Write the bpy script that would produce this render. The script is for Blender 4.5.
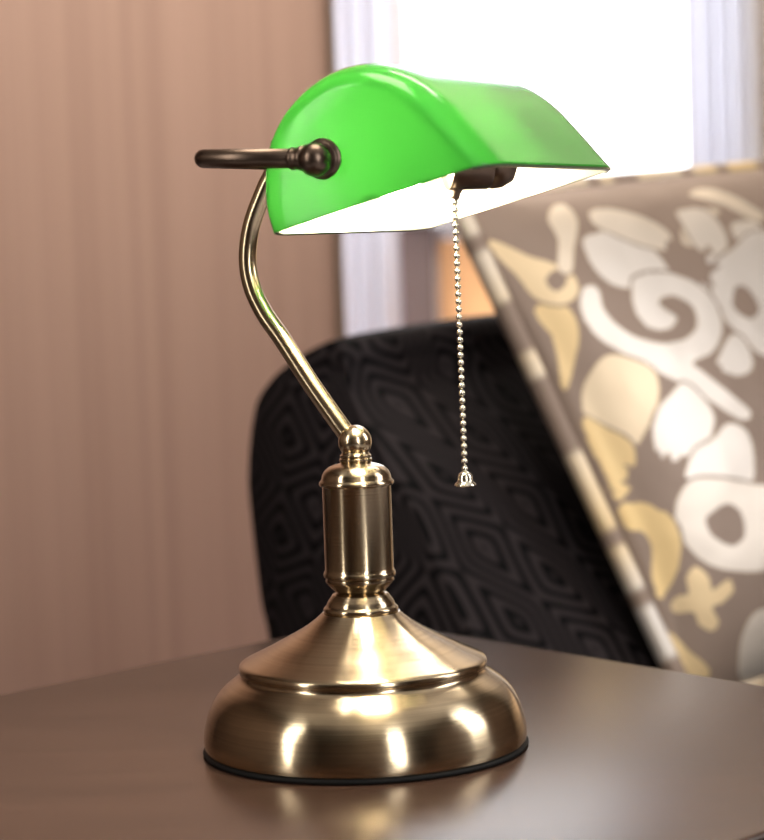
import bpy, bmesh, math
import numpy as np
from mathutils import Vector, Matrix
for o in list(bpy.data.objects): bpy.data.objects.remove(o)
SC = bpy.context.scene; COL = SC.collection
T = 0.60                                  # height of the table top
R = math.radians
# ---------------------------------------------------------------- camera
cam_d = bpy.data.cameras.new('camera'); cam = bpy.data.objects.new('camera', cam_d); COL.objects.link(cam)
cam_d.sensor_fit = 'HORIZONTAL'; cam_d.sensor_width = 36; cam_d.lens = 36*2300/764
pit = math.atan(185/2300)
Rm = Matrix.Rotation(R(90)-pit, 4, 'X') @ Matrix.Rotation(R(-2.0), 4, 'Z')
cam.matrix_world = Matrix.Translation((.01447, -1.19658, T+.26891)) @ Rm
cam_d.dof.use_dof = True; cam_d.dof.focus_distance = 1.19; cam_d.dof.aperture_fstop = 9.0
cam_d.clip_start = .02
SC.camera = cam
# ---------------------------------------------------------------- world, assumed and added lights, exposure
SC.view_settings.view_transform = 'Standard'; SC.view_settings.look = 'None'
SC.view_settings.gamma = 1; SC.view_settings.use_curve_mapping = False
SC.view_settings.exposure = 0.16
w = bpy.data.worlds.new('daylight'); SC.world = w; w.use_nodes = True
w.node_tree.nodes['Background'].inputs[0].default_value = (.95, .97, 1, 1)
w.node_tree.nodes['Background'].inputs[1].default_value = 4.0
def area(name, loc, target, sx, sy, power, col):
    d = bpy.data.lights.new(name, 'AREA'); d.shape = 'RECTANGLE'; d.size = sx; d.size_y = sy
    d.energy = power; d.color = col
    o = bpy.data.objects.new(name, d); COL.objects.link(o); o.location = loc
    o.rotation_euler = (Vector(target)-Vector(loc)).to_track_quat('-Z', 'Y').to_euler()
    return o
area('assumed_light_right', (2.35, .0, 1.55), (0, 0, .75), .7, 2.0, 30, (1, .97, .94))  # assumed area light for the right-hand brass highlight; the wall is solid there
area('assumed_light_front', (1.15, -2.75, 1.4), (0, 0, .8), .50, 2.3, 36, (1, .97, .93))  # assumed light strip for the central brass streaks, no window in this wall
area('assumed_light_left', (-1.8, -1.15, 1.4), (0, .2, .8), .40, 2.1, 20, (1, .93, .84))  # assumed strip for the yellowish left streak on the brass, unseen, no window
area('overhead_fill', (.1, .2, 2.62), (.1, .2, 0), .9, .9, 30, (1, .88, .72))  # added overhead fill that lights the shade top, not a known lamp
area('back_wall_fill', (.8, 1.7, 2.62), (.7, 2.2, 1.0), 1.0, .3, 18, (1, .90, .78))  # added fill to brighten the back wall and peach patch, no lamp there
# ---------------------------------------------------------------- helpers
def nmat(name):
    m = bpy.data.materials.new(name); m.use_nodes = True
    return m, m.node_tree.nodes, m.node_tree.links, m.node_tree.nodes['Principled BSDF']
def plain(name, col, rough=.5, metal=0, **kw):
    m, n, l, b = nmat(name)
    b.inputs['Base Color'].default_value = (*col, 1); b.inputs['Roughness'].default_value = rough
    b.inputs['Metallic'].default_value = metal
    for k, v in kw.items(): b.inputs[k.replace('_', ' ')].default_value = v
    return m
def link(name, me, mat, parent=None, smooth=True, sharp=None):
    o = bpy.data.objects.new(name, me); COL.objects.link(o)
    if mat is not None and not me.materials: me.materials.append(mat)
    if smooth: me.shade_smooth()
    if sharp: me.set_sharp_from_angle(angle=R(sharp))
    if parent is not None: o.parent = parent
    return o
def mesh_of(bm, name, normals=True):
    if normals: bmesh.ops.recalc_face_normals(bm, faces=bm.faces)
    me = bpy.data.meshes.new(name); bm.to_mesh(me); bm.free(); return me
def pyd(name, v, f):
    me = bpy.data.meshes.new(name); me.from_pydata([tuple(map(float, p)) for p in v], [], f); me.update(); return me
def thing(name, label, cat, loc=(0, 0, 0), group=None):
    o = bpy.data.objects.new(name, None); COL.objects.link(o); o.location = loc; o.empty_display_size = .05
    o['label'] = label; o['category'] = cat
    if group: o['group'] = group
    return o
def struct(o): o['kind'] = 'structure'; return o
def lathe(prof, seg=96, origin=(0, 0, 0), axis=None):
    """prof: list of (radius, height), revolved about axis through origin"""
    bm = bmesh.new(); rings = []
    for r, z in prof:
        if r < 1e-6: rings.append([bm.verts.new((0, 0, z))])
        else: rings.append([bm.verts.new((r*math.cos(2*math.pi*k/seg), r*math.sin(2*math.pi*k/seg), z)) for k in range(seg)])
    for a, b in zip(rings, rings[1:]):
        for k in range(seg):
            q = [a[k % len(a)], a[(k+1) % len(a)], b[(k+1) % len(b)], b[k % len(b)]]
            q = list(dict.fromkeys(q))
            if len(q) > 2: bm.faces.new(q)
    for rg in (rings[0], rings[-1]):
        if len(rg) > 1: bm.faces.new(rg)
    if axis is not None: bmesh.ops.rotate(bm, verts=bm.verts, matrix=Vector((0, 0, 1)).rotation_difference(Vector(axis)).to_matrix())
    bmesh.ops.translate(bm, verts=bm.verts, vec=origin)
    return bm
def catmull(P, n=8, closed=False):
    P = [np.array(p, float) for p in P]; out = []; N = len(P)
    rng = range(N) if closed else range(N-1)
    for i in rng:
        if closed: a, b, c, d = P[i-1], P[i], P[(i+1) % N], P[(i+2) % N]
        else: a, b, c, d = P[max(i-1, 0)], P[i], P[i+1], P[min(i+2, N-1)]
        for k in range(n):
            t = k/n
            out.append(.5*((2*b)+(c-a)*t+(2*a-5*b+4*c-d)*t*t+(3*b-a-3*c+d)*t**3))
    if not closed: out.append(P[-1])
    return out
def tube(P, r, seg=24, closed=False):
    """round tube along a polyline; r a number or a list"""
    P = [Vector(p) for p in P]; N = len(P); bm = bmesh.new(); rings = []; prev = None
    for i, p in enumerate(P):
        if closed: t = (P[(i+1) % N]-P[i-1]).normalized()
        else: t = (P[min(i+1, N-1)]-P[max(i-1, 0)]).normalized()
        if prev is None: u = t.orthogonal().normalized()
        else: u = (prev-t*prev.dot(t)).normalized()
        prev = u; v = t.cross(u); rr = r[i] if hasattr(r, '__len__') else r
        rings.append([bm.verts.new(p+u*rr*math.cos(2*math.pi*k/seg)+v*rr*math.sin(2*math.pi*k/seg)) for k in range(seg)])
    pairs = list(zip(rings, rings[1:]))
    if closed: pairs.append((rings[-1], rings[0]))
    for a, b in pairs:
        for k in range(seg): bm.faces.new([a[k], a[(k+1) % seg], b[(k+1) % seg], b[k]])
    if not closed: bm.faces.new(rings[0]); bm.faces.new(rings[-1])
    return bm
def fillet(P, r, n=8):
    """round the inner corners of a polyline"""
    P = [Vector(p) for p in P]; out = [P[0]]
    for a, b, c in zip(P, P[1:], P[2:]):
        u = (a-b).normalized(); v = (c-b).normalized(); A = b+u*r; B = b+v*r
        for k in range(n+1):
            t = k/n; out.append(A*(1-t)**2+b*2*t*(1-t)+B*t*t)
    out.append(P[-1]); return out
def box(x0, x1, y0, y1, z0, z1, bevel=0, seg=3):
    bm = bmesh.new(); bmesh.ops.create_cube(bm, size=1)
    bmesh.ops.scale(bm, verts=bm.verts, vec=(x1-x0, y1-y0, z1-z0))
    bmesh.ops.translate(bm, verts=bm.verts, vec=((x0+x1)/2, (y0+y1)/2, (z0+z1)/2))
    if bevel: bmesh.ops.bevel(bm, geom=bm.edges[:], offset=bevel, segments=seg, profile=.5, affect='EDGES')
    return bm
def prism(poly, z0, z1, bevel=0, seg=3):
    bm = bmesh.new(); a = [bm.verts.new((x, y, z0)) for x, y in poly]; b = [bm.verts.new((x, y, z1)) for x, y in poly]
    bm.faces.new(a); bm.faces.new(b)
    for i in range(len(poly)): j = (i+1) % len(poly); bm.faces.new([a[i], a[j], b[j], b[i]])
    bmesh.ops.recalc_face_normals(bm, faces=bm.faces)
    if bevel: bmesh.ops.bevel(bm, geom=bm.edges[:], offset=bevel, segments=seg, profile=.5, affect='EDGES')
    return bm

# ---------------------------------------------------------------- materials
def mat_wallpaper():
    m, n, l, b = nmat('striped_tan_wall_covering')
    tc = n.new('ShaderNodeTexCoord'); mp = n.new('ShaderNodeMapping'); mp.inputs['Scale'].default_value = (22, 22, .1)
    no = n.new('ShaderNodeTexNoise'); no.inputs['Scale'].default_value = 1.6; no.inputs['Detail'].default_value = 6; no.inputs['Roughness'].default_value = .7
    cr = n.new('ShaderNodeValToRGB'); cr.color_ramp.elements[0].position = .3; cr.color_ramp.elements[1].position = .7
    cr.color_ramp.elements[0].color = (.48, .305, .235, 1); cr.color_ramp.elements[1].color = (.63, .415, .325, 1)
    l.new(tc.outputs['Object'], mp.inputs[0]); l.new(mp.outputs[0], no.inputs['Vector']); l.new(no.outputs[0], cr.inputs[0]); l.new(cr.outputs[0], b.inputs['Base Color'])
    b.inputs['Roughness'].default_value = .55
    return m
def mat_wood(name, c0, c1, rough, scale=(3, 40, 40)):
    m, n, l, b = nmat(name)
    tc = n.new('ShaderNodeTexCoord'); mp = n.new('ShaderNodeMapping'); mp.inputs['Scale'].default_value = scale; mp.inputs['Rotation'].default_value = (0, 0, R(47))
    no = n.new('ShaderNodeTexNoise'); no.inputs['Scale'].default_value = 2; no.inputs['Detail'].default_value = 5; no.inputs['Distortion'].default_value = .6
    cr = n.new('ShaderNodeValToRGB'); cr.color_ramp.elements[0].position = .35; cr.color_ramp.elements[1].position = .68
    cr.color_ramp.elements[0].color = (*c0, 1); cr.color_ramp.elements[1].color = (*c1, 1)
    bp = n.new('ShaderNodeBump'); bp.inputs['Strength'].default_value = .05; bp.inputs['Distance'].default_value = .001
    l.new(tc.outputs['Object'], mp.inputs[0]); l.new(mp.outputs[0], no.inputs['Vector']); l.new(no.outputs[0], cr.inputs[0])
    l.new(cr.outputs[0], b.inputs['Base Color']); l.new(no.outputs[0], bp.inputs['Height']); l.new(bp.outputs[0], b.inputs['Normal'])
    b.inputs['Roughness'].default_value = rough
    return m
def mat_brass(name, col, rough=.24, brushed=True, aniso=.6):
    """antique brass, brushed round the vertical axis"""
    m, n, l, b = nmat(name)
    b.inputs['Metallic'].default_value = 1; b.inputs['Roughness'].default_value = rough
    tc = n.new('ShaderNodeTexCoord')
    no = n.new('ShaderNodeTexNoise'); mp = n.new('ShaderNodeMapping')
    mp.inputs['Scale'].default_value = (3, 3, 1100) if brushed else (60, 60, 60)
    no.inputs['Scale'].default_value = 1; no.inputs['Detail'].default_value = 3
    l.new(tc.outputs['Object'], mp.inputs[0]); l.new(mp.outputs[0], no.inputs['Vector'])
    cr = n.new('ShaderNodeValToRGB'); cr.color_ramp.elements[0].position = .3; cr.color_ramp.elements[1].position = .7
    cr.color_ramp.elements[0].color = (*[c*.86 for c in col], 1); cr.color_ramp.elements[1].color = (*[min(1, c*1.1) for c in col], 1)
    l.new(no.outputs[0], cr.inputs[0]); l.new(cr.outputs[0], b.inputs['Base Color'])
    if brushed:
        b.inputs['Anisotropic'].default_value = aniso; b.inputs['Anisotropic Rotation'].default_value = .25
        tg = n.new('ShaderNodeTangent'); tg.direction_type = 'RADIAL'; tg.axis = 'Z'
        l.new(tg.outputs[0], b.inputs['Tangent'])
        bp = n.new('ShaderNodeBump'); bp.inputs['Strength'].default_value = .12; bp.inputs['Distance'].default_value = .0004
        l.new(no.outputs[0], bp.inputs['Height']); l.new(bp.outputs[0], b.inputs['Normal'])
    return m
M_brass = mat_brass('brushed_antique_brass', (.50, .405, .275), .20, True, .9)
M_stem = mat_brass('satin_brass_tube', (.66, .54, .36), .20, False)
M_dark = mat_brass('dark_bronze', (.15, .11, .085), .32, False)
M_rubber = plain('black_rubber', (.004, .004, .004), .6, 0, Specular_IOR_Level=.2)
M_chain = plain('nickel_bead', (.80, .77, .66), .18, 1)
M_table = mat_wood('dark_walnut_veneer', (.030, .016, .011), (.050, .027, .019), .27)
M_wall = mat_wallpaper()
M_white = plain('white_paint', (.80, .80, .84), .5)
M_brown = plain('brown_post_paint', (.20, .15, .15), .6)
M_table.node_tree.nodes['Principled BSDF'].inputs['Specular IOR Level'].default_value = .36
M_peach = plain('peach_wall_paint', (.95, .72, .50), .7)
M_cream = plain('cream_wall_paint', (.62, .55, .48), .8)
M_room = plain('brown_wall_paint', (.16, .11, .085), .7)

# ================================================================ SETTING
# room: x -1.9..2.5, y -2.9..2.36, z 0..2.7
fl = mat_wood('pale_floor', (.55, .52, .55), (.66, .63, .66), .3, (2, 10, 10))
struct(link('floor', mesh_of(box(-1.95, 2.55, -2.95, 3.0, -.05, 0), 'floor'), fl))
struct(link('ceiling', mesh_of(box(-1.95, 2.55, -2.95, 3.0, 2.7, 2.75), 'ceiling'), plain('ceiling_paint', (.8, .77, .73), .9)))
struct(link('wall_right', mesh_of(box(2.5, 2.55, -2.95, 2.40, 0, 2.7), 'wall'), M_room))
struct(link('wall_front', mesh_of(box(-1.95, 2.5, -2.95, -2.9, 0, 2.7), 'wall'), M_room))
struct(link('wall_side', mesh_of(box(-1.95, -1.9, -2.9, 1.9, 0, 2.7), 'wall'), M_room))
# striped wall on the left, ending in a darker edge strip
struct(link('wall_left', mesh_of(box(-1.95, -.040, 1.90, 1.98, 0, 2.7), 'wall'), M_wall))
ts = link('trim_1', mesh_of(box(-.0398, -.0300, 1.893, 1.985, 0, 2.7, .002), 'trim'), plain('brown_edge_strip', (.16, .11, .08), .5)); struct(ts)
# wall with the window
Y = 2.30
WT = 2.25
struct(link('wall_back', mesh_of(box(-.30, -.046, Y+.02, Y+.10, 0, 2.7), 'wall'), M_white))
struct(link('trim_2', mesh_of(box(.0520, .1005, Y-.02, Y+.10, 0, .880, .003), 'trim'), M_brown))
struct(link('wall_below_window', mesh_of(box(.5995, 2.5, Y+.02, Y+.10, 0, .880), 'wall'), M_peach))
struct(link('wall_beside_window', mesh_of(box(.5995, 2.5, Y+.02, Y+.10, .8805, 2.7), 'wall'), M_cream))
struct(link('wall_above_window', mesh_of(box(-.0455, .5990, Y+.02, Y+.10, WT, 2.7), 'wall'), M_cream))
struct(link('trim_3', mesh_of(box(.0520, .5990, Y-.04, Y+.12, .8805, .90, .004), 'sill'), M_white))
def window(name, x0, x1, z0, z1, f, mat):
    xc = (x0+x1)/2; win = bpy.data.objects.new(name, None); COL.objects.link(win); win.location = (xc, Y+.05, z0); struct(win)
    x0 -= xc; x1 -= xc; hh = z1-z0; fb = bmesh.new()
    for q in ((x0, x0+f, 0, hh), (x1-f, x1, 0, hh), (x0+f, x1-f, 0, f), (x0+f, x1-f, hh-f, hh)):
        t = box(q[0], q[1], -.03, .03, q[2], q[3], .002); me = bpy.data.meshes.new('t'); t.to_mesh(me); t.free(); fb.from_mesh(me)
    link('window_frame', mesh_of(fb, 'window_frame'), M_white, win)
    link('pane', mesh_of(box(x0+f, x1-f, -.003, .003, f, hh-f), 'pane'), mat, win)
mg, n, l, b = nmat('window_glass'); n.remove(b)
gl = n.new('ShaderNodeBsdfTransparent'); gs = n.new('ShaderNodeBsdfGlossy'); gs.inputs['Roughness'].default_value = .02
mx = n.new('ShaderNodeMixShader'); mx.inputs[0].default_value = .06
l.new(gl.outputs[0], mx.inputs[1]); l.new(gs.outputs[0], mx.inputs[2]); l.new(mx.outputs[0], n['Material Output'].inputs[0])
window('window_1', .0525, .5990, .9005, WT-.0005, .018, mg)
window('added_opening_3', .1010, .5990, .0005, .8795, .018, mg)  # unseen opening, added to light the peach blind from behind
window('added_slot_2', -.0450, .0515, .0005, WT-.0005, .012, mg)  # unseen glazed slot, added so daylight brightens the left curtain

# curtains: folded cloth hanging from above, each with real folds
def curtain(name, x0, x1, y, z0, z1, folds, amp, mat, label):
    nx = folds*14; v = []; f = []
    for side in (0, 1):
        for j in range(9):
            for i in range(nx+1):
                t = i/nx; z = z0+(z1-z0)*j/8
                yy = y+amp*math.sin(2*math.pi*folds*t+.6*math.sin(5*t))+side*.002
                v.append((x0+(x1-x0)*t+.004*math.sin(2*math.pi*folds*t*2)-(x0+x1)/2, yy-y, z-z0))
    n1 = 9*(nx+1)
    for s in (0, n1):
        for j in range(8):
            for i in range(nx):
                a = s+j*(nx+1)+i; f.append((a, a+1, a+nx+2, a+nx+1))
    me = pyd(name, v, f); o = link(name, me, mat); o.location = ((x0+x1)/2, y, z0)
    o['label'] = label; o['category'] = 'curtain'
    return o
mc, n, l, b = nmat('white_voile'); b.inputs['Base Color'].default_value = (.84, .84, .88, 1); b.inputs['Roughness'].default_value = .9
tr = n.new('ShaderNodeBsdfTranslucent'); tr.inputs[0].default_value = (.84, .84, .88, 1); mx = n.new('ShaderNodeMixShader'); mx.inputs[0].default_value = .80
l.new(b.outputs[0], mx.inputs[1]); l.new(tr.outputs[0], mx.inputs[2]); l.new(mx.outputs[0], n['Material Output'].inputs[0])
curtain('curtain', .476, .568, Y-.10, .02, 2.6, 4, .014, mc, 'white curtain hanging in soft folds at the right side of the window')
curtain('curtain', -.0365, .045, Y-.13, .02, 2.6, 3, .012, mc, 'narrow white curtain at the left of the window, beside the striped wall')

mbl, n, l, b = nmat('added_blind_cloth'); b.inputs['Base Color'].default_value = (.90, .62, .40, 1); b.inputs['Roughness'].default_value = .9
tr = n.new('ShaderNodeBsdfTranslucent'); tr.inputs[0].default_value = (.90, .66, .44, 1); mx = n.new('ShaderNodeMixShader'); mx.inputs[0].default_value = .75
l.new(b.outputs[0], mx.inputs[1]); l.new(tr.outputs[0], mx.inputs[2]); l.new(mx.outputs[0], n['Material Output'].inputs[0])
bld = thing('added_glow_blind', 'added peach coloured blind, backlit to glow just below the window sill', 'blind', (.345, Y-.005, .86))  # made-up translucent blind, added so the peach patch looks bright
link('cloth', mesh_of(box(-.235, .235, -.0012, .0012, -.80, 0), 'cloth'), mbl, bld)
link('bottom_bar', mesh_of(box(-.237, .237, -.006, .006, -.815, -.8002, .002), 'bar'), M_white, bld)
link('roller', mesh_of(tube([(-.238, 0, .008), (.238, 0, .008)], .0075, 20), 'roller'), M_white, bld)

# ================================================================ SIDE TABLE
tc0 = Vector((-.0003, .4055)); dl = Vector((-.700, -.714)); dr = Vector((.638, -.770)); LL = .64; LR = .552
poly = [tc0, tc0+dr*LR, tc0+dr*LR+dl*LL, tc0+dl*LL]
tb = thing('side_table', 'dark brown wooden side table under the brass lamp', 'table', (poly[0].x/2+poly[2].x/2, poly[0].y/2+poly[2].y/2, 0))
c = Vector((tb.location.x, tb.location.y)); lp = [p-c for p in poly]
link('tabletop', mesh_of(prism([(p.x, p.y) for p in lp], T-.032, T, .003, 3), 'tabletop'), M_table, tb, True, 40)
def quad_at(cx, cy, h): return [(cx+s*dl.x*h+t*dr.x*h, cy+s*dl.y*h+t*dr.y*h) for s, t in ((-1, -1), (1, -1), (1, 1), (-1, 1))]
for p in lp:
    q = p*.90
    link('leg', mesh_of(prism(quad_at(q.x, q.y, .022), 0, T-.033, .002), 'leg'), M_table, tb, True, 40)
ap = [p*.84 for p in lp]
for i in range(4):
    a = ap[i]; b2 = ap[(i+1) % 4]; d = (b2-a).normalized(); nn = Vector((-d.y, d.x))*.009
    a2 = a-d*.0; b3 = b2
    link('apron', mesh_of(prism([tuple(a2-nn), tuple(b3-nn), tuple(b3+nn), tuple(a2+nn)], T-.10, T-.0335, .001), 'apron'), M_table, tb, True, 40)

# ================================================================ ARMCHAIR
Wd = Vector((.7507, .6606, 0)); Fd = Vector((.6606, -.7507, 0)); P0 = Vector((0, .79, 0))
SH = .97  # small inset towards the ends for round upholstery
ch = thing('chair', 'black upholstered chair with tonal wavy diamond pattern behind the lamp', 'chair', (.42, .78, 0))
CO = Vector((.42, .78, 0))
prof = [(-.132, .40), (-.1448, .501), (-.1544, .537), (-.1640, .611), (-.1660, .657), (-.1530, .713), (-.1305, .739), (-.099, .7575), (-.067, .770), (-.042, .7770), (-.0265, .7750), (-.0195, .764), (-.017, .747), (-.004, .719), (.0607, .6437), (.100, .583), (.1407, .524), (.19, .444), (.19, .40)]
pc = [p for p in catmull(prof, 6)]
zc = .60; fc = -.03
secs = []; WL = .52; rr = .035
for k in range(7): a = k/6*math.pi/2; secs.append((rr*(1-math.sin(a)), None, 1-.11*(1-math.cos(math.pi/2-a))/1.0))
ss = [(rr*(1-math.cos(k/7*math.pi/2)), .97+.03*math.sin(k/7*math.pi/2)) for k in range(8)]
ss = ss+[(rr+(WL-2*rr)*k/40, 1) for k in range(1, 40)]+[(WL-s, k) for s, k in reversed(ss)]
v = []; uvw = []
for s, k in ss:
    crown = .016*math.sin(math.pi*min(1, s/WL*.9+.05))
    bul = .012*math.sin(math.pi*s/WL)
    for f0, z0 in pc:
        ff = fc+(f0-fc)*k+(bul if f0 > -.03 else 0); zz = zc+(z0-zc)*(1-(1-k)*.75)
        zz += crown*max(0, (z0-.62)/.16)
        p = P0+Wd*(s-.004)+Fd*ff; v.append((p.x-CO.x, p.y-CO.y, zz))
        uvw.append((s, z0+(f0 if f0 > -.04 and z0 > .7 else 0)))
NP = len(pc); f = []
for i in range(len(ss)-1):
    for j in range(NP-1):
        a = i*NP+j; f.append((a, a+1, a+NP+1, a+NP))
    f.append((i*NP+NP-1, i*NP, (i+1)*NP, (i+1)*NP+NP-1))
f.append(tuple(range(NP))); f.append(tuple(range((len(ss)-1)*NP, len(ss)*NP))[::-1])
me = pyd('back', v, f)
bm = bmesh.new(); bm.from_mesh(me); me2 = mesh_of(bm, 'backrest')
# black fabric: raised matt ribs flow round nested diamonds
mf, n, l, b = nmat('black_wave_fabric')
tc = n.new('ShaderNodeTexCoord')
def vm(op, a, bq=None):
    q = n.new('ShaderNodeMath'); q.operation = op
    for i, s in enumerate((a, bq)):
        if s is None: continue
        if isinstance(s, (int, float)): q.inputs[i].default_value = s
        else: l.new(s, q.inputs[i])
    return q.outputs[0]
def dotp(vec):
    q = n.new('ShaderNodeVectorMath'); q.operation = 'DOT_PRODUCT'; l.new(tc.outputs['Object'], q.inputs[0]); q.inputs[1].default_value = vec; return q.outputs['Value']
W3 = Vector((.7507, .6606, 0)); F3 = Vector((.6606, -.7507, 0))
U = dotp(tuple(W3-F3*.8+Vector((0, 0, -.52)))); V = dotp((0, 0, 1.0))
be = vm('DIVIDE', U, .060)                                  # lattice: columns .066 apart, diamonds .064 apart up a column
al = vm('DIVIDE', vm('ADD', V, vm('MULTIPLY', be, .030)), -.060)
def tri(x):
    s = vm('SINE', x); t = vm('MULTIPLY', vm('ARCSINE', vm('MULTIPLY', s, .965)), .765)
    return t
A1 = vm('MULTIPLY', vm('ADD', al, be), math.pi); B1 = vm('MULTIPLY', vm('SUBTRACT', al, be), math.pi)
phi = vm('ADD', tri(A1), tri(B1))
wv = vm('SINE', vm('ADD', vm('MULTIPLY', phi, 8.0), vm('MULTIPLY', be, 2*math.pi)))
cr = n.new('ShaderNodeValToRGB'); cr.color_ramp.elements[0].position = .30; cr.color_ramp.elements[1].position = .62
cr.color_ramp.elements[0].color = (.001, .001, .0014, 1); cr.color_ramp.elements[1].color = (.021, .017, .019, 1)
l.new(vm('MULTIPLY_ADD', wv, .5), cr.inputs[0]); cr.inputs[0].links[0].from_node.inputs[2].default_value = .5
l.new(cr.outputs[0], b.inputs['Base Color']); b.inputs['Roughness'].default_value = .7
b.inputs['Specular IOR Level'].default_value = .07
bp = n.new('ShaderNodeBump'); bp.inputs['Strength'].default_value = .35; bp.inputs['Distance'].default_value = .002
l.new(cr.outputs[0], bp.inputs['Height']); l.new(bp.outputs[0], b.inputs['Normal'])
link('backrest', me2, mf, ch, True, 70)
def cpt(w_, f_): p = P0+Wd*w_+Fd*f_-CO; return (p.x, p.y)
link('seat', mesh_of(prism([cpt(-.01, -.13), cpt(.60, -.13), cpt(.60, .60), cpt(-.01, .60)], .30, .409, .02, 4), 'seat'), mf, ch, True, 60)
link('seat_cushion', mesh_of(prism([cpt(0, .195), cpt(.59, .195), cpt(.59, .595), cpt(0, .595)], .4095, .448, .012, 4), 'seat_cushion'), mf, ch, True, 60)
for w_, f_ in ((.04, -.08), (.55, -.08), (.55, .54), (.04, .54)):
    x, y = cpt(w_, f_); link('leg', mesh_of(lathe([(.014, 0), (.016, .01), (.022, .299)], 20, (x, y, 0)), 'leg'), M_dark, ch)

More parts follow.
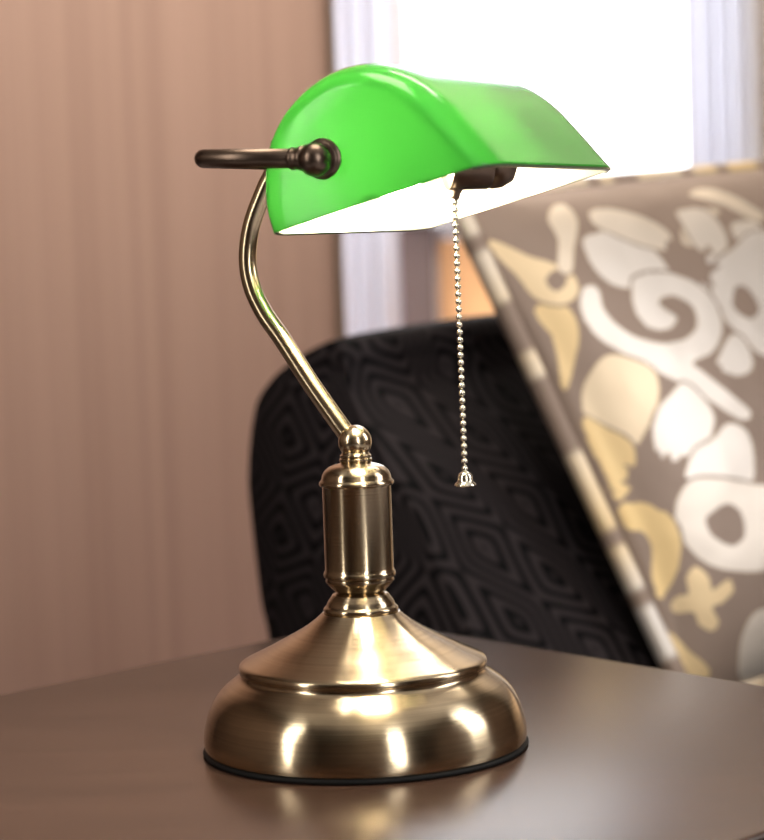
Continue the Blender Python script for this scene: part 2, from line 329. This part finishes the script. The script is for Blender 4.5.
# ================================================================ CUSHION
TL = np.array([.0849, .82, .897]); BL = np.array([.2687, .74, .460]); d2 = .52*np.array([.75, .66, .055]); d1 = BL-TL
Nn = np.cross(d1, d2); Nn /= np.linalg.norm(Nn)
if Nn[1] > 0: Nn = -Nn
cc = TL+(d1+d2)/2
cu = thing('throw_cushion', 'taupe damask cushion with silver and gold satin scrolls and striped piping', 'cushion', tuple(cc))
MOT = [[1,1,[[0.186,0.124],[0.253,0.121],[0.3,0.151],[0.318,0.198],[0.306,0.247],[0.243,0.248],[0.188,0.232],[0.167,0.198],[0.168,0.156]]],[1,0.8,[[0.239,0.071],[0.29,0.073],[0.346,0.102],[0.374,0.144],[0.344,0.177],[0.294,0.159],[0.249,0.126],[0.224,0.1]]],[1,0.9,[[0.433,0.096],[0.5,0.099],[0.513,0.145],[0.492,0.188],[0.45,0.206],[0.446,0.18],[0.423,0.192],[0.414,0.171],[0.421,0.126]]],[1,1,[[0.42,0.231],[0.45,0.213],[0.511,0.19],[0.579,0.164],[0.639,0.172],[0.695,0.222],[0.624,0.334],[0.515,0.434],[0.426,0.421],[0.404,0.39],[0.379,0.338],[0.382,0.29],[0.396,0.257]]],[1,1,[[0.136,0.219],[0.112,0.234],[0.096,0.27],[0.101,0.318],[0.127,0.354],[0.161,0.392],[0.207,0.435],[0.254,0.484],[0.303,0.533],[0.331,0.525],[0.312,0.489],[0.27,0.428],[0.26,0.406],[0.312,0.395],[0.356,0.362],[0.377,0.317],[0.373,0.274],[0.346,0.242],[0.298,0.221],[0.237,0.222],[0.213,0.248],[0.198,0.286],[0.206,0.322],[0.241,0.335],[0.275,0.317],[0.263,0.299],[0.255,0.281],[0.274,0.27],[0.301,0.275],[0.323,0.302],[0.306,0.34],[0.264,0.36],[0.214,0.357],[0.171,0.335],[0.147,0.303],[0.14,0.267],[0.15,0.233]]],[1,0.45,[[0.1,0.357],[0.143,0.375],[0.173,0.408],[0.157,0.456],[0.113,0.503],[0.074,0.536],[0.052,0.561],[0.038,0.53],[0.024,0.487],[0.025,0.436],[0.047,0.393]]],[1,1,[[0.219,0.44],[0.243,0.475],[0.248,0.516],[0.217,0.554],[0.165,0.574],[0.146,0.571],[0.122,0.595],[0.129,0.559],[0.106,0.565],[0.115,0.517],[0.144,0.479],[0.182,0.456]]],[1,1,[[0.272,0.533],[0.304,0.559],[0.293,0.609],[0.263,0.654],[0.219,0.638],[0.171,0.62],[0.134,0.617],[0.174,0.57],[0.223,0.556]]],[1,0.9,[[0.135,0.623],[0.183,0.623],[0.27,0.655],[0.321,0.679],[0.297,0.762],[0.237,0.81],[0.161,0.798],[0.107,0.765],[0.085,0.709],[0.095,0.662]]],[1,0.1,[[0.028,0.237],[0.057,0.233],[0.08,0.26],[0.074,0.304],[0.044,0.354],[0.017,0.396],[0.012,0.388],[0.022,0.345],[0.03,0.296],[0.024,0.261]]],[1,0.3,[[0.016,0.092],[0.061,0.14],[0.093,0.162],[0.12,0.195],[0.106,0.233],[0.07,0.244],[0.035,0.22],[0.025,0.169],[0.013,0.125]]],[1,0.7,[[0.165,0.051],[0.197,0.048],[0.196,0.087],[0.154,0.139],[0.118,0.188],[0.098,0.176],[0.131,0.12],[0.138,0.078]]],[1,0.05,[[0.02,0.454],[0.045,0.485],[0.071,0.523],[0.065,0.559],[0.043,0.577],[0.043,0.598],[0.015,0.615],[0.016,0.568],[0.013,0.509]]],[1,0.05,[[0.007,0.585],[0.019,0.611],[0.019,0.626],[0.02,0.628],[0.018,0.606]]],[1,0,[[0.013,0.627],[0.046,0.632],[0.079,0.664],[0.085,0.709],[0.06,0.763],[0.026,0.798],[0.014,0.806],[0.015,0.776],[0.019,0.754],[0.032,0.716],[0.03,0.684],[0.012,0.669]]],[1,0.2,[[0.091,0.77],[0.107,0.796],[0.104,0.819],[0.142,0.809],[0.145,0.83],[0.114,0.846],[0.093,0.849],[0.096,0.877],[0.079,0.888],[0.059,0.872],[0.056,0.847],[0.03,0.839],[0.025,0.824],[0.04,0.811],[0.06,0.812],[0.067,0.784]]],[1,0.85,[[0.173,0.88],[0.209,0.883],[0.216,0.937],[0.21,1.01],[0.117,0.987],[0.12,0.937],[0.143,0.902]]],[1,0.1,[[0.007,0.865],[0.027,0.91],[0.051,0.951],[0.032,0.971],[0.003,0.925]]],[1,1,[[0.313,0.412],[0.37,0.37],[0.394,0.374],[0.4,0.403],[0.385,0.44],[0.346,0.451],[0.316,0.436],[0.315,0.424]]],[1,0.7,[[0.5,0.062],[0.559,0.093],[0.611,0.138],[0.651,0.126],[0.602,0.068],[0.549,0.049]]],[0,0.0,[[0.359,0.157],[0.371,0.173],[0.361,0.198],[0.396,0.179],[0.398,0.203],[0.434,0.189],[0.418,0.218],[0.445,0.227],[0.403,0.243],[0.397,0.269],[0.37,0.254],[0.345,0.236],[0.321,0.221],[0.353,0.203],[0.338,0.183]]],[0,0.0,[[0.092,0.529],[0.092,0.558],[0.113,0.549],[0.111,0.576],[0.138,0.579],[0.12,0.602],[0.147,0.617],[0.112,0.625],[0.1,0.645],[0.07,0.657],[0.052,0.63],[0.028,0.627],[0.045,0.609],[0.03,0.585],[0.055,0.585],[0.044,0.558],[0.069,0.567]]],[0,0.0,[[0.417,0.309],[0.446,0.277],[0.472,0.277],[0.481,0.301],[0.474,0.331],[0.443,0.344],[0.422,0.331]]],[0,0.0,[[0.169,0.682],[0.2,0.677],[0.218,0.7],[0.207,0.741],[0.173,0.752],[0.143,0.725],[0.143,0.694]]],[0,0.0,[[0.065,0.193],[0.094,0.177],[0.102,0.202],[0.073,0.218]]]]
def bulge(u, v): return np.clip(16*u*(1-u)*v*(1-v), 0, None)**.45
def inside(poly, x, y):
    c = np.zeros(x.shape, bool); j = len(poly)-1
    for i in range(len(poly)):
        xi, yi = poly[i]; xj, yj = poly[j]
        if yi != yj:
            m = ((yi > y) != (yj > y)) & (x < (xj-xi)*(y-yi)/(yj-yi)+xi); c ^= m
        j = i
    return c
NU, NV = 440, 380
u1 = np.linspace(0, 1, NU); v1 = np.linspace(0, 1, NV); Ug, Vg = np.meshgrid(u1, v1, indexing='ij')
mask = np.zeros(Ug.shape); tone = np.zeros(Ug.shape)
def stamp(kind, t, pts, fn=lambda a: a):
    P = catmull([fn(np.array(p)) for p in pts], 5, True); m = inside(P, Ug, Vg)
    if kind:
        g = [fn(np.array(p)) for p in pts]; c0 = sum(g)/len(g)
        halo = [q+(q-c0)/max(1e-6, np.linalg.norm(q-c0))*.006 for q in P]
        mask[inside(halo, Ug, Vg)] = 0; mask[m] = 1; tone[m] = t
    else: mask[m] = 0
for rep in (lambda a: np.array([1.04-a[0], a[1]*.92+.05]), lambda a: a):
    for kind, t, pts in MOT: stamp(kind, t, pts, rep)
me = None
def side(sign, nu, nv, amp):
    u = np.linspace(0, 1, nu); v = np.linspace(0, 1, nv); A, B = np.meshgrid(u, v, indexing='ij')
    P = TL+A[..., None]*d2+B[..., None]*d1-cc+sign*Nn*(amp*bulge(A, B)[..., None])
    f = [(i*nv+j, (i+1)*nv+j, (i+1)*nv+j+1, i*nv+j+1) if sign > 0 else (i*nv+j, i*nv+j+1, (i+1)*nv+j+1, (i+1)*nv+j) for i in range(nu-1) for j in range(nv-1)]
    return P.reshape(-1, 3), f
Pf, ff = side(1, NU, NV, .06); Pb, fb_ = side(-1, 40, 40, .035)
me = pyd('cover', list(Pf)+list(Pb), ff+[tuple(k+len(Pf) for k in q) for q in fb_])
a1 = me.attributes.new('motif', 'FLOAT', 'POINT'); a1.data.foreach_set('value', np.concatenate([mask.ravel(), np.zeros(len(Pb))]).astype(np.float32))
a2 = me.attributes.new('tone', 'FLOAT', 'POINT'); a2.data.foreach_set('value', np.concatenate([tone.ravel(), np.zeros(len(Pb))]).astype(np.float32))
def mat_damask():
    m, n, l, b = nmat('damask_satin')
    A = n.new('ShaderNodeAttribute'); A.attribute_name = 'motif'; B = n.new('ShaderNodeAttribute'); B.attribute_name = 'tone'
    c1 = n.new('ShaderNodeMix'); c1.data_type = 'RGBA'; l.new(B.outputs['Fac'], c1.inputs[0]); c1.inputs[6].default_value = (.66, .49, .25, 1); c1.inputs[7].default_value = (.66, .615, .575, 1)
    c2 = n.new('ShaderNodeMix'); c2.data_type = 'RGBA'; l.new(A.outputs['Fac'], c2.inputs[0]); c2.inputs[6].default_value = (.23, .172, .14, 1); l.new(c1.outputs[2], c2.inputs[7])
    l.new(c2.outputs[2], b.inputs['Base Color'])
    mm = n.new('ShaderNodeMath'); mm.operation = 'MULTIPLY_ADD'; mm.inputs[1].default_value = .40; mm.inputs[2].default_value = .35; l.new(A.outputs['Fac'], mm.inputs[0]); l.new(mm.outputs[0], b.inputs['Metallic'])
    b.inputs['Roughness'].default_value = .46
    tc = n.new('ShaderNodeTexCoord'); no = n.new('ShaderNodeTexNoise'); no.inputs['Scale'].default_value = 260; l.new(tc.outputs['Object'], no.inputs['Vector'])
    bp = n.new('ShaderNodeBump'); bp.inputs['Strength'].default_value = .2; bp.inputs['Distance'].default_value = .0008
    no2 = n.new('ShaderNodeTexNoise'); no2.inputs['Scale'].default_value = 12; l.new(tc.outputs['Object'], no2.inputs['Vector'])
    bp2 = n.new('ShaderNodeBump'); bp2.inputs['Strength'].default_value = .3; bp2.inputs['Distance'].default_value = .01
    l.new(no.outputs[0], bp.inputs['Height']); l.new(no2.outputs[0], bp2.inputs['Height']); l.new(bp2.outputs[0], bp.inputs['Normal']); l.new(bp.outputs[0], b.inputs['Normal'])
    return m
link('cover', me, mat_damask(), cu)
# piping in the same cloth: light and dark lengths follow one another
edge = []
cs = [TL, TL+d2, TL+d2+d1, BL]
for i in range(4):
    a, b3 = cs[i], cs[(i+1) % 4]
    for k in range(60): edge.append(a+(b3-a)*(k/60)-cc)
E_ = np.array(edge); sm = sum(np.roll(E_, s, 0) for s in range(-2, 3))/5
bm = tube([tuple(p) for p in sm], .0098, 14, True)
me = mesh_of(bm, 'piping')
co = np.array([q.co[:] for q in me.vertices]); L_ = np.repeat(np.arange(240), 14)*1.0
rng = np.random.RandomState(3); seq = np.interp(np.arange(240), np.arange(0, 240, 1), np.zeros(240))
k = 0; val = 0
while k < 240:
    w_ = rng.randint(2, 7); seq[k:k+w_] = val; val = 1-val if rng.rand() < .85 else val; k += w_
at = me.attributes.new('motif', 'FLOAT', 'POINT'); at.data.foreach_set('value', np.repeat(seq, 14).astype(np.float32))
at = me.attributes.new('tone', 'FLOAT', 'POINT'); at.data.foreach_set('value', np.repeat(np.interp(np.arange(240), np.arange(0, 240, 8), rng.rand(30)), 14).astype(np.float32))
link('piping', me, bpy.data.materials['damask_satin'], cu)

# ================================================================ BANKER'S LAMP
lamp = thing('desk_lamp', 'antique brass desk lamp with a green glass shade on the side table', 'lamp', (0, 0, T))
link('base_pad', mesh_of(lathe([(.080, 0), (.0852, 0), (.0858, .0012), (.0852, .0028), (.080, .0032)], 128), 'pad'), M_rubber, lamp)
bp_ = [(.060, .0034), (.0846, .0034), (.0851, .006), (.0850, .010), (.0838, .016), (.0820, .022), (.0790, .028), (.0745, .0335), (.0690, .0378), (.0662, .0398), (.0650, .0412), (.0648, .0426), (.0652, .0436), (.0653, .0450), (.0643, .0468), (.0600, .0490), (.0520, .0528), (.0440, .0570), (.0360, .0612), (.0290, .0654), (.0235, .0695), (.0205, .0722)]
bp2_ = [bp_[0]]+[tuple(p) for p in catmull(bp_[1:], 5)]
link('base', mesh_of(lathe(bp2_+[(.010, .0725)], 160), 'base'), M_brass, lamp, True, 35)
nk = [(.012, .0715), (.0188, .0718), (.0196, .0726), (.0198, .0742), (.0192, .0752), (.0184, .0757), (.0180, .0764), (.0176, .0776), (.0166, .0792), (.0155, .0806), (.0149, .0817), (.0140, .0823), (.0122, .0826), (.0116, .0832)]
link('neck', mesh_of(lathe(nk, 96), 'neck'), M_brass, lamp, True, 40)
cl = [(.010, .0830), (.0132, .0834), (.0146, .0846), (.0158, .0862), (.0176, .0880), (.0181, .0890), (.0178, .0905), (.0188, .0912), (.0191, .0925), (.0187, .0937), (.0182, .0944), (.0181, .0960), (.0181, .1385), (.0184, .1392)]
link('column', mesh_of(lathe(cl, 96), 'column'), M_brass, lamp, True, 40)
cp = [(.012, .1388), (.0192, .1392), (.0197, .1400), (.0196, .1411), (.0187, .1420), (.0183, .1428), (.0180, .1446), (.0168, .1468), (.0146, .1488), (.0115, .1500), (.0088, .1506), (.0080, .1512), (.0086, .1520), (.0086, .1530), (.0078, .1535), (.0082, .1541), (.0082, .1549), (.0074, .1555), (.0068, .1570)]
link('column_cap', mesh_of(lathe(cp, 96), 'column_cap'), M_brass, lamp, True, 50)
bj = [(.0088*math.sin(a), .1618-.0088*math.cos(a)) for a in [R(10*k) for k in range(19)]]
link('ball_joint', mesh_of(lathe(bj, 64), 'ball'), M_stem, lamp)
# lamp axes: e runs forward over the base, s runs along the shade (away from the camera)
an = R(25); eV = Vector((math.cos(an), -math.sin(an), 0)); sV = Vector((math.sin(an), math.cos(an), 0))
def ES(e, s, z): return eV*e+sV*s+Vector((0, 0, z))
sp = [(-.0010, .1620), (-.0044, .1655), (-.0232, .1907), (-.0395, .2148), (-.0503, .2297), (-.0570, .2440), (-.0590, .2590), (-.0558, .2764), (-.0480, .2934), (-.0435, .3010), (-.0385, .3090)]
link('stem', mesh_of(tube([ES(e*1.005, 0, z) for e, z in catmull(sp, 6)], .0048, 32), 'stem'), M_stem, lamp)
ye = -.0365; yz = .3092; yn = -.1025
yp = fillet([ES(.026, yn, yz-.003), ES(ye, -.088, yz), ES(ye, .088, yz), ES(.026, -yn, yz-.003)], .007, 10)
link('yoke', mesh_of(tube(yp, .0047, 28), 'yoke'), M_dark, lamp)
fn = [(.0038, .2985), (.0062, .2990), (.0068, .3005), (.0062, .3022), (.0056, .3035), (.0058, .3125), (.0064, .3132), (.0062, .3146), (.0046, .3156), (.0050, .3170), (.0046, .3186), (.0028, .3200), (0, .3205)]
link('finial', mesh_of(lathe(fn, 40, ES(-.0375, 0, .0014)), 'finial'), M_dark, lamp)
for sg in (-1, 1):
    # egg-shaped swivel with a stepped collar that presses on the glass
    kb = [(0, -.0080)]+[(.0080*math.sin(R(a)), -.0080*math.cos(R(a))) for a in range(12, 132, 10)]+[(.0060, .0053), (.0084, .0056), (.0088, .0062), (.0086, .0070), (.0072, .0074)]
    org = ES(.0345, sg*.1040, yz-.0040)
    kbm = lathe(kb, 48, org, tuple(-sg*sV))
    link('swivel_knob', mesh_of(kbm, 'knob'), M_dark, lamp, True, 50)
    nb = lathe([(.0046, 0), (.0054, .0006), (.0054, .002), (.0050, .003), (.0058, .0055), (.0066, .0085)], 32, ES(.0205, sg*.1020, yz-.0030), tuple(eV))
    link('yoke_ferrule', mesh_of(nb, 'ferrule'), M_dark, lamp)
    link('washer', mesh_of(lathe([(.0060, 0), (.0096, 0), (.0098, .0008), (.0094, .0018), (.006, .0018)], 48, ES(.0348, sg*.0976, yz-.0035), tuple(-sg*sV)), 'washer'), M_dark, lamp)

# ---- shade: main profile (e, z), ends closed and rounded
Mp = [(.0005, .2702), (-.0018, .2780), (-.0034, .2865), (-.0036, .2950), (-.0028, .3065), (.0005, .3185), (.0072, .3300), (.0170, .3397), (.0300, .3475), (.0430, .3508), (.0560, .3506), (.0712, .3456), (.0855, .3358), (.0990, .3214), (.1105, .3080), (.1172, .3003)]
mp_ = [tuple(p) for p in catmull(Mp, 4)]; NPp = len(mp_)
Q = (.0588, .28525); hl = .0945; rc = .027
kk = []
for i in range(9):
    t = i/8; kk.append((t*.865, hl+.0016*math.cos(t*math.pi/2)-.0))
for i in range(1, 9):
    a = i/8*math.pi/2; kk.append((.865+.135*math.sin(a), hl-rc*(1-math.cos(a))))
secs = [(k, -s) for k, s in kk]+[(1, -(hl-rc)+(2*(hl-rc))*i/24) for i in range(1, 24)]+[(k, s) for k, s in reversed(kk)]
secs = [q for q in secs if q[0] > 0]
RE = Vector((mp_[-1][0]-mp_[0][0], mp_[-1][1]-mp_[0][1])).normalized()
v = []; f = []
for k, s in secs:
    for e, z in mp_:
        de, dz = e-Q[0], z-Q[1]; al_ = de*RE[0]+dz*RE[1]; pp = -de*RE[1]+dz*RE[0]      # along the rim, and up from it
        al_ *= k; pp *= k*(1-.55*(1-k)) if k < 1 else 1
        v.append(tuple(ES(Q[0]+al_*RE[0]-pp*RE[1], s, Q[1]+al_*RE[1]+pp*RE[0])))
for i in range(len(secs)-1):
    for j in range(NPp-1):
        a = i*NPp+j; f.append((a, a+1, a+NPp+1, a+NPp))
for i0, s, rev in ((0, secs[0][1], False), ((len(secs)-1)*NPp, secs[-1][1], True)):
    ci = len(v); v.append(tuple(ES(Q[0], s, Q[1])))
    for j in range(NPp-1): f.append((ci, i0+j+1, i0+j) if not rev else (ci, i0+j, i0+j+1))
me = pyd('shade', v, f)
bm = bmesh.new(); bm.from_mesh(me); bmesh.ops.remove_doubles(bm, verts=bm.verts, dist=1e-6); bmesh.ops.recalc_face_normals(bm, faces=bm.faces)
top = max(bm.faces, key=lambda q: q.calc_center_median().z)
if top.normal.z < 0: bmesh.ops.reverse_faces(bm, faces=bm.faces)
me = bpy.data.meshes.new('lamp_shade'); bm.to_mesh(me); bm.free()
def cased(name, col, tcol, ft, coat):
    m, n, l, b = nmat(name); n.remove(b)
    df = n.new('ShaderNodeBsdfDiffuse'); df.inputs[0].default_value = (*col, 1)
    tr = n.new('ShaderNodeBsdfTranslucent'); tr.inputs[0].default_value = (*tcol, 1)
    m1 = n.new('ShaderNodeMixShader'); m1.inputs[0].default_value = ft; l.new(df.outputs[0], m1.inputs[1]); l.new(tr.outputs[0], m1.inputs[2])
    out = m1
    if coat:
        g = n.new('ShaderNodeBsdfGlossy'); g.inputs['Roughness'].default_value = .16
        fr = n.new('ShaderNodeFresnel'); fr.inputs[0].default_value = 1.38
        m2 = n.new('ShaderNodeMixShader'); l.new(fr.outputs[0], m2.inputs[0]); l.new(m1.outputs[0], m2.inputs[1]); l.new(g.outputs[0], m2.inputs[2]); out = m2
    l.new(out.outputs[0], n['Material Output'].inputs[0]); return m
M_green = cased('green_cased_glass', (.035, .34, .03), (.12, .78, .12), .35, True)
M_opal = cased('opal_glass_lining', (.90, .88, .82), (.9, .9, .84), .25, True)
M_edge = plain('green_glass_edge', (.08, .16, .07), .2)
for q in (M_green, M_opal, M_edge): me.materials.append(q)
sh = link('lamp_shade', me, None, lamp)
so = sh.modifiers.new('thickness', 'SOLIDIFY'); so.thickness = .0026; so.offset = -1; so.material_offset = 1; so.material_offset_rim = 2; so.use_even_offset = False
# ---- socket, bulb and pull chain
sk = [(0, .019), (.008, .0185), (.0135, .016), (.0162, .011), (.0168, .006), (.0160, .0045), (.0168, .003), (.0168, -.012), (.0172, -.014), (.0165, -.017), (.0120, -.018)]
sax = (eV*.80+sV*.60).normalized(); SO = ES(.0715, .009, .3070)
link('socket', mesh_of(lathe(sk, 48, SO, tuple(sax)), 'socket'), M_dark, lamp, True, 50)
link('socket_arm', mesh_of(tube([ES(-.0375, 0, .306), ES(.060, .004, .312)], .003, 16), 'socket_arm'), M_dark, lamp)
link('chain_spout', mesh_of(lathe([(.0030, 0), (.0026, .004), (.0022, .0045), (.0024, .007), (.0020, .008)], 20, ES(.0630, .001, .2935), tuple((ES(-.35, 0, -1)).normalized())), 'spout'), M_dark, lamp)
mb, n, l, b = nmat('lit_bulb'); n.remove(b); em = n.new('ShaderNodeEmission'); em.inputs[0].default_value = (1, .86, .62, 1); em.inputs[1].default_value = 170
l.new(em.outputs[0], n['Material Output'].inputs[0])
bl = [(.009, 0), (.011, -.008), (.0155, -.018), (.0190, -.030), (.0192, -.038), (.0170, -.047), (.0115, -.054), (.0055, -.057), (0, -.0578)]
link('bulb', mesh_of(lathe(bl, 48, SO-sax*.0182, tuple(sax)), 'bulb'), mb, lamp)
ctop = ES(.0605, .001, .2860); cbot = ES(.0613, .001, .1462)
pcn = link('pull_chain', mesh_of(tube([ctop, (ctop+cbot)/2, cbot], .0005, 8), 'cord'), M_chain, lamp)
bb = bmesh.new(); bmesh.ops.create_uvsphere(bb, u_segments=14, v_segments=10, radius=.00165); bme = mesh_of(bb, 'bead'); bme.materials.append(M_chain)
NB = 36; 
for i in range(NB):
    o = bpy.data.objects.new('bead', bme); COL.objects.link(o); o.parent = pcn; o.location = ctop+(cbot-ctop)*((i+.5)/NB)
bme.shade_smooth()
bell = [(0, .0064), (.0018, .0062), (.0030, .0054), (.0036, .0042), (.0038, .0026), (.0040, .0012), (.0052, .0004), (.0056, -.0006), (.0050, -.0012), (0, -.0012)]
link('chain_bell', mesh_of(lathe([(r, z) for r, z in bell], 32, cbot-Vector((0, 0, .0058))), 'bell'), M_chain, pcn, True, 50)
